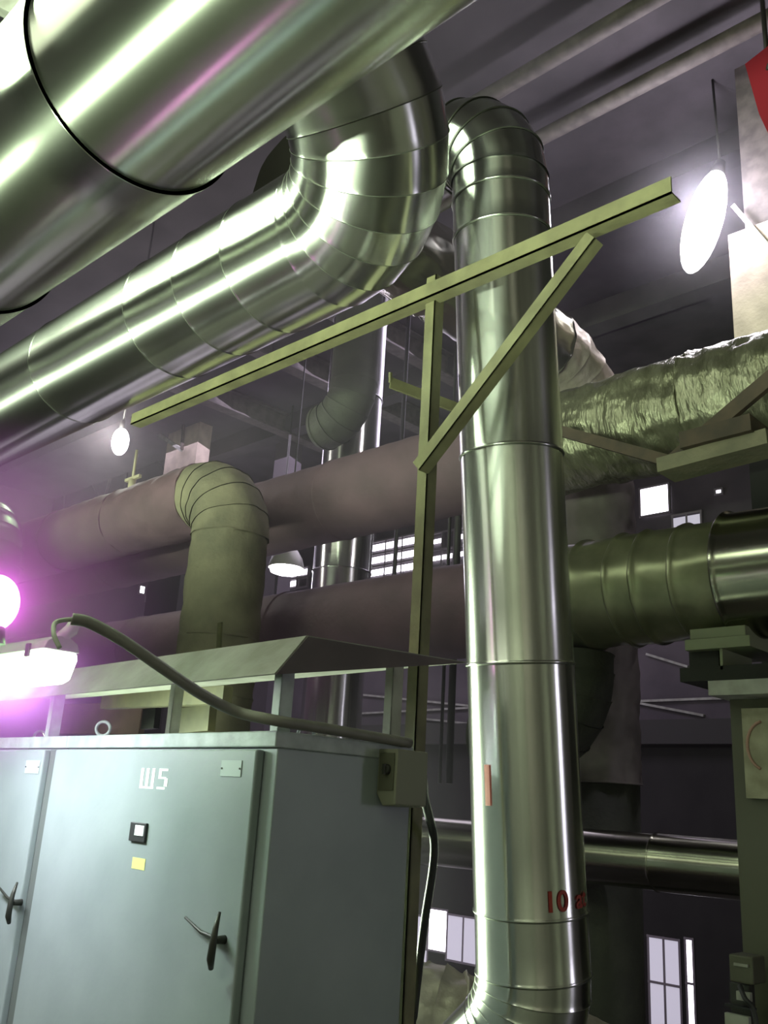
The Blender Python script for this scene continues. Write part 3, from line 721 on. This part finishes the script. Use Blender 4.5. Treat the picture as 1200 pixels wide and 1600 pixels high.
# small valve on the pipe, far left
vq = PY(222, 750, y4 + .1)
t = thing('small_valve', 'small cream valve standing on the left leg of the lagged elbow pipe', 'valve', (vq.x, y4, z4 + r4))
MB().tube([(vq.x, y4, z4 + r4 - .01), (vq.x, y4, z4 + r4 + .12)], .035, 16).build('body', BEIGE, t)
MB().tube([(vq.x, y4, z4 + r4 + .10), (vq.x, y4, z4 + r4 + .42)], .014, 12).build('stem', BEIGE, t)
MB().bar((vq.x - .12, y4, z4 + r4 + .13), (vq.x + .13, y4, z4 + r4 + .13), .03, .03).build('handle', BEIGE, t)
for (a, b, c, d_, l) in ((108, 681, 119, 701, 'upper of two small beige boxes on the far left wall'), (96, 717, 117, 756, 'lower of two small beige boxes on the far left wall')):
    p, q = PX(a, (b + d_) / 2, XL), PX(c, (b + d_) / 2, XL); zt, z_b = PX((a + c) / 2, b, XL).z, PX((a + c) / 2, d_, XL).z
    tag(cube((XL + .01, p.y, z_b), (XL + .25, q.y, zt)).build('wall_box', mat('beige_lit', (0.75, 0.62, 0.45), .7)), l, 'box')
t = thing('roof_truss', 'dark steel truss at far left, behind the small glaring lamp', 'truss', PY(140, 720, 10.2))
yt = 10.2
MB().bar(PY(5, 720, yt), PY(275, 618, yt), .12, .14).build('top_chord', BEAM, t)
MB().bar(PY(5, 858, yt), PY(275, 742, yt), .12, .14).build('bottom_chord', BEAM, t)
ups = [(12, 717, 60, 836), (60, 836, 105, 682), (105, 682, 160, 792), (160, 792, 205, 645), (205, 645, 262, 748), (105, 682, 98, 818), (205, 645, 196, 776)]
for a_, b_, c_, d2 in ups: MB().bar(PY(a_, b_, yt), PY(c_, d2, yt), .07, .07, (1, 0, 0)).build('web_member', DARKMET if a_ % 2 else BEAM, t)
# roof girders and hangers seen through the gap in the middle
for k, (pxa, pya, dd) in enumerate(((500, 600, .18), (640, 560, .22), (470, 690, .16))):
    q = PZ(pxa, pya, 8.2)
    tag(MB().box((q.x - .12, 6.8, 8.2), (q.x + .12, 14.9, 8.23)).box((q.x - .012, 6.8, 8.23), (q.x + .012, 14.9, 8.57)).box((q.x - .12, 6.8, 8.57), (q.x + .12, 14.9, 8.6)).build('roof_girder', BEAM),
        ['dark roof girder crossing behind the dark bent pipe', 'dark roof girder just left of the olive post top', 'dark roof girder farthest left, above the lagged elbow'][k], 'girder')
HG = 'thin hanger rods from the roof'
for px, py, yy, zb_, l in ((634, 560, 8.5, 4.0, 'thin hanger rod left of the olive post, above the brown pipes'), (461, 600, 10, 4.5, 'thin hanger rod left of the distant silver pipe'),
                           (606, 1090, 7.6, .3, 'thin hanger rod between the distant silver pipe and the post'), (692, 1090, 7.6, 1.9, 'left of two hanger rods right of the olive post'),
                           (706, 1090, 7.6, 1.9, 'right of two hanger rods right of the olive post')):
    q = PY(px, py, yy)
    tag(MB().tube([(q.x, yy, ZC), (q.x, yy, zb_)], .02 if px < 700 else .04, 10).build('hanger_rod', DARKMET), l, 'rod', HG)
# pale cable runs on the back wall
for (a, b, c, d_, l) in ((560, 1085, 735, 1103, 'upper pale cable run low on the back wall, left of the tall pipe'), (560, 1115, 735, 1106, 'middle pale cable run on the back wall, left of the tall pipe'),
                         (660, 1123, 735, 1131, 'lowest pale cable run on the back wall, left of the tall pipe'), (990, 1097, 1100, 1118, 'sloping pale cable run on the back wall, right of the riser'),
                         (990, 1096, 1155, 1090, 'level pale cable run on the back wall, right of the riser'), (1010, 1022, 1075, 1042, 'highest pale cable run on the back wall, under the olive pipe')):
    barthing('cable_run', l, 'cable run', PY(a, b, YB - (.03 if PY(a, b, YB).z > 3.3 else .27)), PY(c, d_, YB - (.03 if PY(a, b, YB).z > 3.3 else .27)), .05, .04, PALE)
# short drop bracket under the nearer roof tube, pale end at the top left corner, red panel
q = PY(881, 92, (8.25 - EYE.z) / math.tan(math.radians(48.55)))
barthing('tube_hanger', 'short pale hanger below the dark roof tube at top right', 'hanger', q, (q.x, q.y, q.z - .42), .05, .06, BEAM)
barthing('pale_beam', 'pale beam end in the top left corner', 'beam', PD(-60, -28, 5.5), PD(38, 22, 5.3), .10, .11, PALE)
q = PD(1185, 142, 7.6)
t = thing('red_panel', 'red panel at the top of the right edge', 'panel', q)
MB().prism([PD(1164, 100, 7.6), PD(1215, 60, 7.6), PD(1215, 240, 7.6), PD(1186, 178, 7.6)], (.03, .03, 0)).build('plate', RED, t)
MB().tube([PD(1200, 110, 7.6), Vector((PD(1200, 110, 7.6).x, PD(1200, 110, 7.6).y, ZC))], .02, 8).build('rod', DARKMET, t)
# steel behind the cabinets, under the hood
tag(MB().bar(PY(165, 1096, 2.9), PY(356, 1086, 2.9), .06, .09).build('ochre_beam', YBEAM), 'ochre steel beam behind the cabinets, under the hood', 'beam')
tag(MB().bar(PY(272, 1128, 3.1), PY(332, 1122, 3.1), .05, .14).build('ochre_bracket', YBEAM), 'short ochre bracket behind the cabinets, below the ochre beam', 'bracket')
tag(MB().bar(PY(98, 1124, 3.2), PY(224, 1122, 3.2), .04, .20).build('brown_board', BRICK), 'brownish board behind the lifting eye of the marked cabinet', 'board')
tag(MB().bar(PY(226, 1124, 3.1), PY(246, 1122, 3.1), .04, .12).build('black_box', BLACK), 'small black box between the brownish board and the ochre bracket', 'box')
MB().bar(PY(342, 1016, y4 - r4 - .004), PY(344, 973, y4 - r4 - .004), .05, .012, (0, 1, 0)).build('metal_strip', YBEAM, bpy.data.objects['lagged_elbow_pipe'])

# ------------------------------------------------------------------ support under the olive pipe, with board
s5 = thing('pipe_support', 'dark steel support with stacked plates under the olive banded pipe', 'support', PY(1150, 1050, y2))
yS = y2 - .02
def pbx(px0, py0, px1, py1, y0, dy, name, m, root, bevel=0):
    a, b = PY(px0, py0, y0), PY(px1, py1, y0); return MB().box((a.x, y0, b.z), (b.x, y0 + dy, a.z)).build(name, m, root, bevel=bevel)
BND = mat('olive_plate', (0.20, 0.22, 0.13), 0.6)
pbx(1078, 984, 1165, 992, yS - .2, .5, 'plate', BND, s5); pbx(1070, 1000, 1172, 1009, yS - .22, .54, 'plate', BND, s5)
pbx(1088, 993, 1150, 999, yS - .16, .4, 'spacer', BLACK, s5)
pbx(1076, 1012, 1124, 1050, yS - .15, .35, 'block', WALLD, s5)
pbx(1124, 1012, 1130, 1046, yS - .2, .4, 'rib', BND, s5)
pbx(1062, 1044, 1260, 1056, yS - .2, .45, 'ledge', WALLD, s5)
st = thing('steel_stanchion', 'olive stanchion carrying a pale plate and a dirty cream board, right edge', 'stanchion', PY(1200, 1300, yS))
pbx(1106, 1064, 1290, 1080, yS - .3, .5, 'top_plate', PALE, st)
a = PY(1160, 1240, yS); MB().box((a.x, yS - .1, ZF), (a.x + .55, yS + .2, PY(1160, 1081, yS - .1).z)).build('post', BOXG, st)
pbx(1158, 1107, 1290, 1252, yS - .16, .04, 'board', BOARD, st)['label'] = 'dirty cream board'
mb = MB(); cb = PY(1196, 1165, yS - .165); rr = .10
pts = [cb + Vector((rr * math.cos(a), 0, rr * 1.3 * math.sin(a))) for a in [math.radians(q) for q in range(100, 265, 15)]]
mb.tube(pts, .008, 8).build('red_mark', mat('faded_red', (0.42, 0.25, 0.20), 0.7), st)
# equipment in the dark at the lower right
eq = thing('control_box', 'greenish control box on a dark stand in the lower right corner', 'control box', PY(1160, 1560, 4.9))
pbx(1138, 1490, 1178, 1540, 4.9, .15, 'casing', BOXG, eq, .008)
pbx(1146, 1504, 1168, 1512, 4.885, .012, 'label_plate', PALE, eq)
a = PY(1158, 1540, 5.0); MB().box((a.x - .05, 4.98, ZF), (a.x + .05, 5.04, a.z + .01)).build('stand', DARKMET, eq)
pbx(1132, 1568, 1176, 1580, 4.93, .05, 'crossbar', BLACK, eq)
pbx(1150, 1548, 1172, 1566, 4.94, .03, 'panel', PALE, eq); pbx(1132, 1582, 1172, 1640, 4.94, .03, 'panel', PALE, eq)
MB().tube(smooth([PY(1156, 1540, 4.88), PY(1164, 1560, 4.85), PY(1176, 1575, 4.86), PY(1184, 1610, 4.86)]), .012, 10).build('cable', BLACK, eq)

# volume added for the violet lens haze on the left, between the lagged pipes
def haze(name, label, lo, hi, dens):
    hz = bpy.data.materials.new(name + '_air'); hz.use_nodes = True; nt = hz.node_tree; nt.nodes.clear()
    vo = nt.nodes.new('ShaderNodeVolumeScatter'); vo.inputs['Density'].default_value = dens
    vo.inputs['Color'].default_value = (0.95, 0.86, 1.0, 1); vo.inputs['Anisotropy'].default_value = 0.2
    mo = nt.nodes.new('ShaderNodeOutputMaterial'); nt.links.new(vo.outputs[0], mo.inputs['Volume'])
    tag(cube(lo, hi).build(name, hz), label, 'haze', kind='stuff')
haze('violet_lens_haze', 'violet lens haze built as a volume at the left, between the brown pipes and the cabinets', (XL + .6, 3.3, ZF + .06), (-2.9, 5.2, ZC - .5), 0.045)

def glare_ball(name, label, c, rad, dens, colr):
    """added volume imitating lens glare round a lamp: densest at the lamp, thinning to nothing at the rim"""
    m = bpy.data.materials.new(name + '_air'); m.use_nodes = True; nt = m.node_tree; N = nt.nodes; L = nt.links; N.clear()
    tc = N.new('ShaderNodeTexCoord'); ln = N.new('ShaderNodeVectorMath'); ln.operation = 'LENGTH'; L.new(tc.outputs['Object'], ln.inputs[0])
    mr = N.new('ShaderNodeMapRange'); mr.inputs[1].default_value = 0; mr.inputs[2].default_value = rad; mr.inputs[3].default_value = 1; mr.inputs[4].default_value = 0
    L.new(ln.outputs['Value'], mr.inputs[0])
    pw = N.new('ShaderNodeMath'); pw.operation = 'POWER'; pw.inputs[1].default_value = 2.5; L.new(mr.outputs[0], pw.inputs[0])
    ml = N.new('ShaderNodeMath'); ml.operation = 'MULTIPLY'; ml.inputs[1].default_value = dens; L.new(pw.outputs[0], ml.inputs[0])
    vo = N.new('ShaderNodeVolumeScatter'); vo.inputs['Color'].default_value = (*colr, 1); L.new(ml.outputs[0], vo.inputs['Density'])
    mo = N.new('ShaderNodeOutputMaterial'); L.new(vo.outputs[0], mo.inputs['Volume'])
    ks = [PI * (k / 16 - .5) for k in range(17)]
    mb = MB().tube([Vector((0, 0, rad * math.sin(a))) for a in ks], [max(.002, rad * math.cos(a)) for a in ks], 28)
    e = bpy.data.objects.new('tmp', None); o = mb.build(name, m, e, local=True); o.parent = None; bpy.data.objects.remove(e); o.location = c
    tag(o, label, 'glare', kind='stuff')
glare_ball('lamp_glare', 'violet lens flare built as mist round the globe at the left edge', vc, 0.62, 7.0, (0.82, 0.20, 1.0))  # flare halo, its violet put into the scatter colour
glare_ball('lamp_glare', 'pale lens glare built as mist round the long glaring lamp at the right', PD(1100, 345, 8.6), 1.4, 0.2, (0.95, 0.9, 1.0))  # glare halo added round the lamp
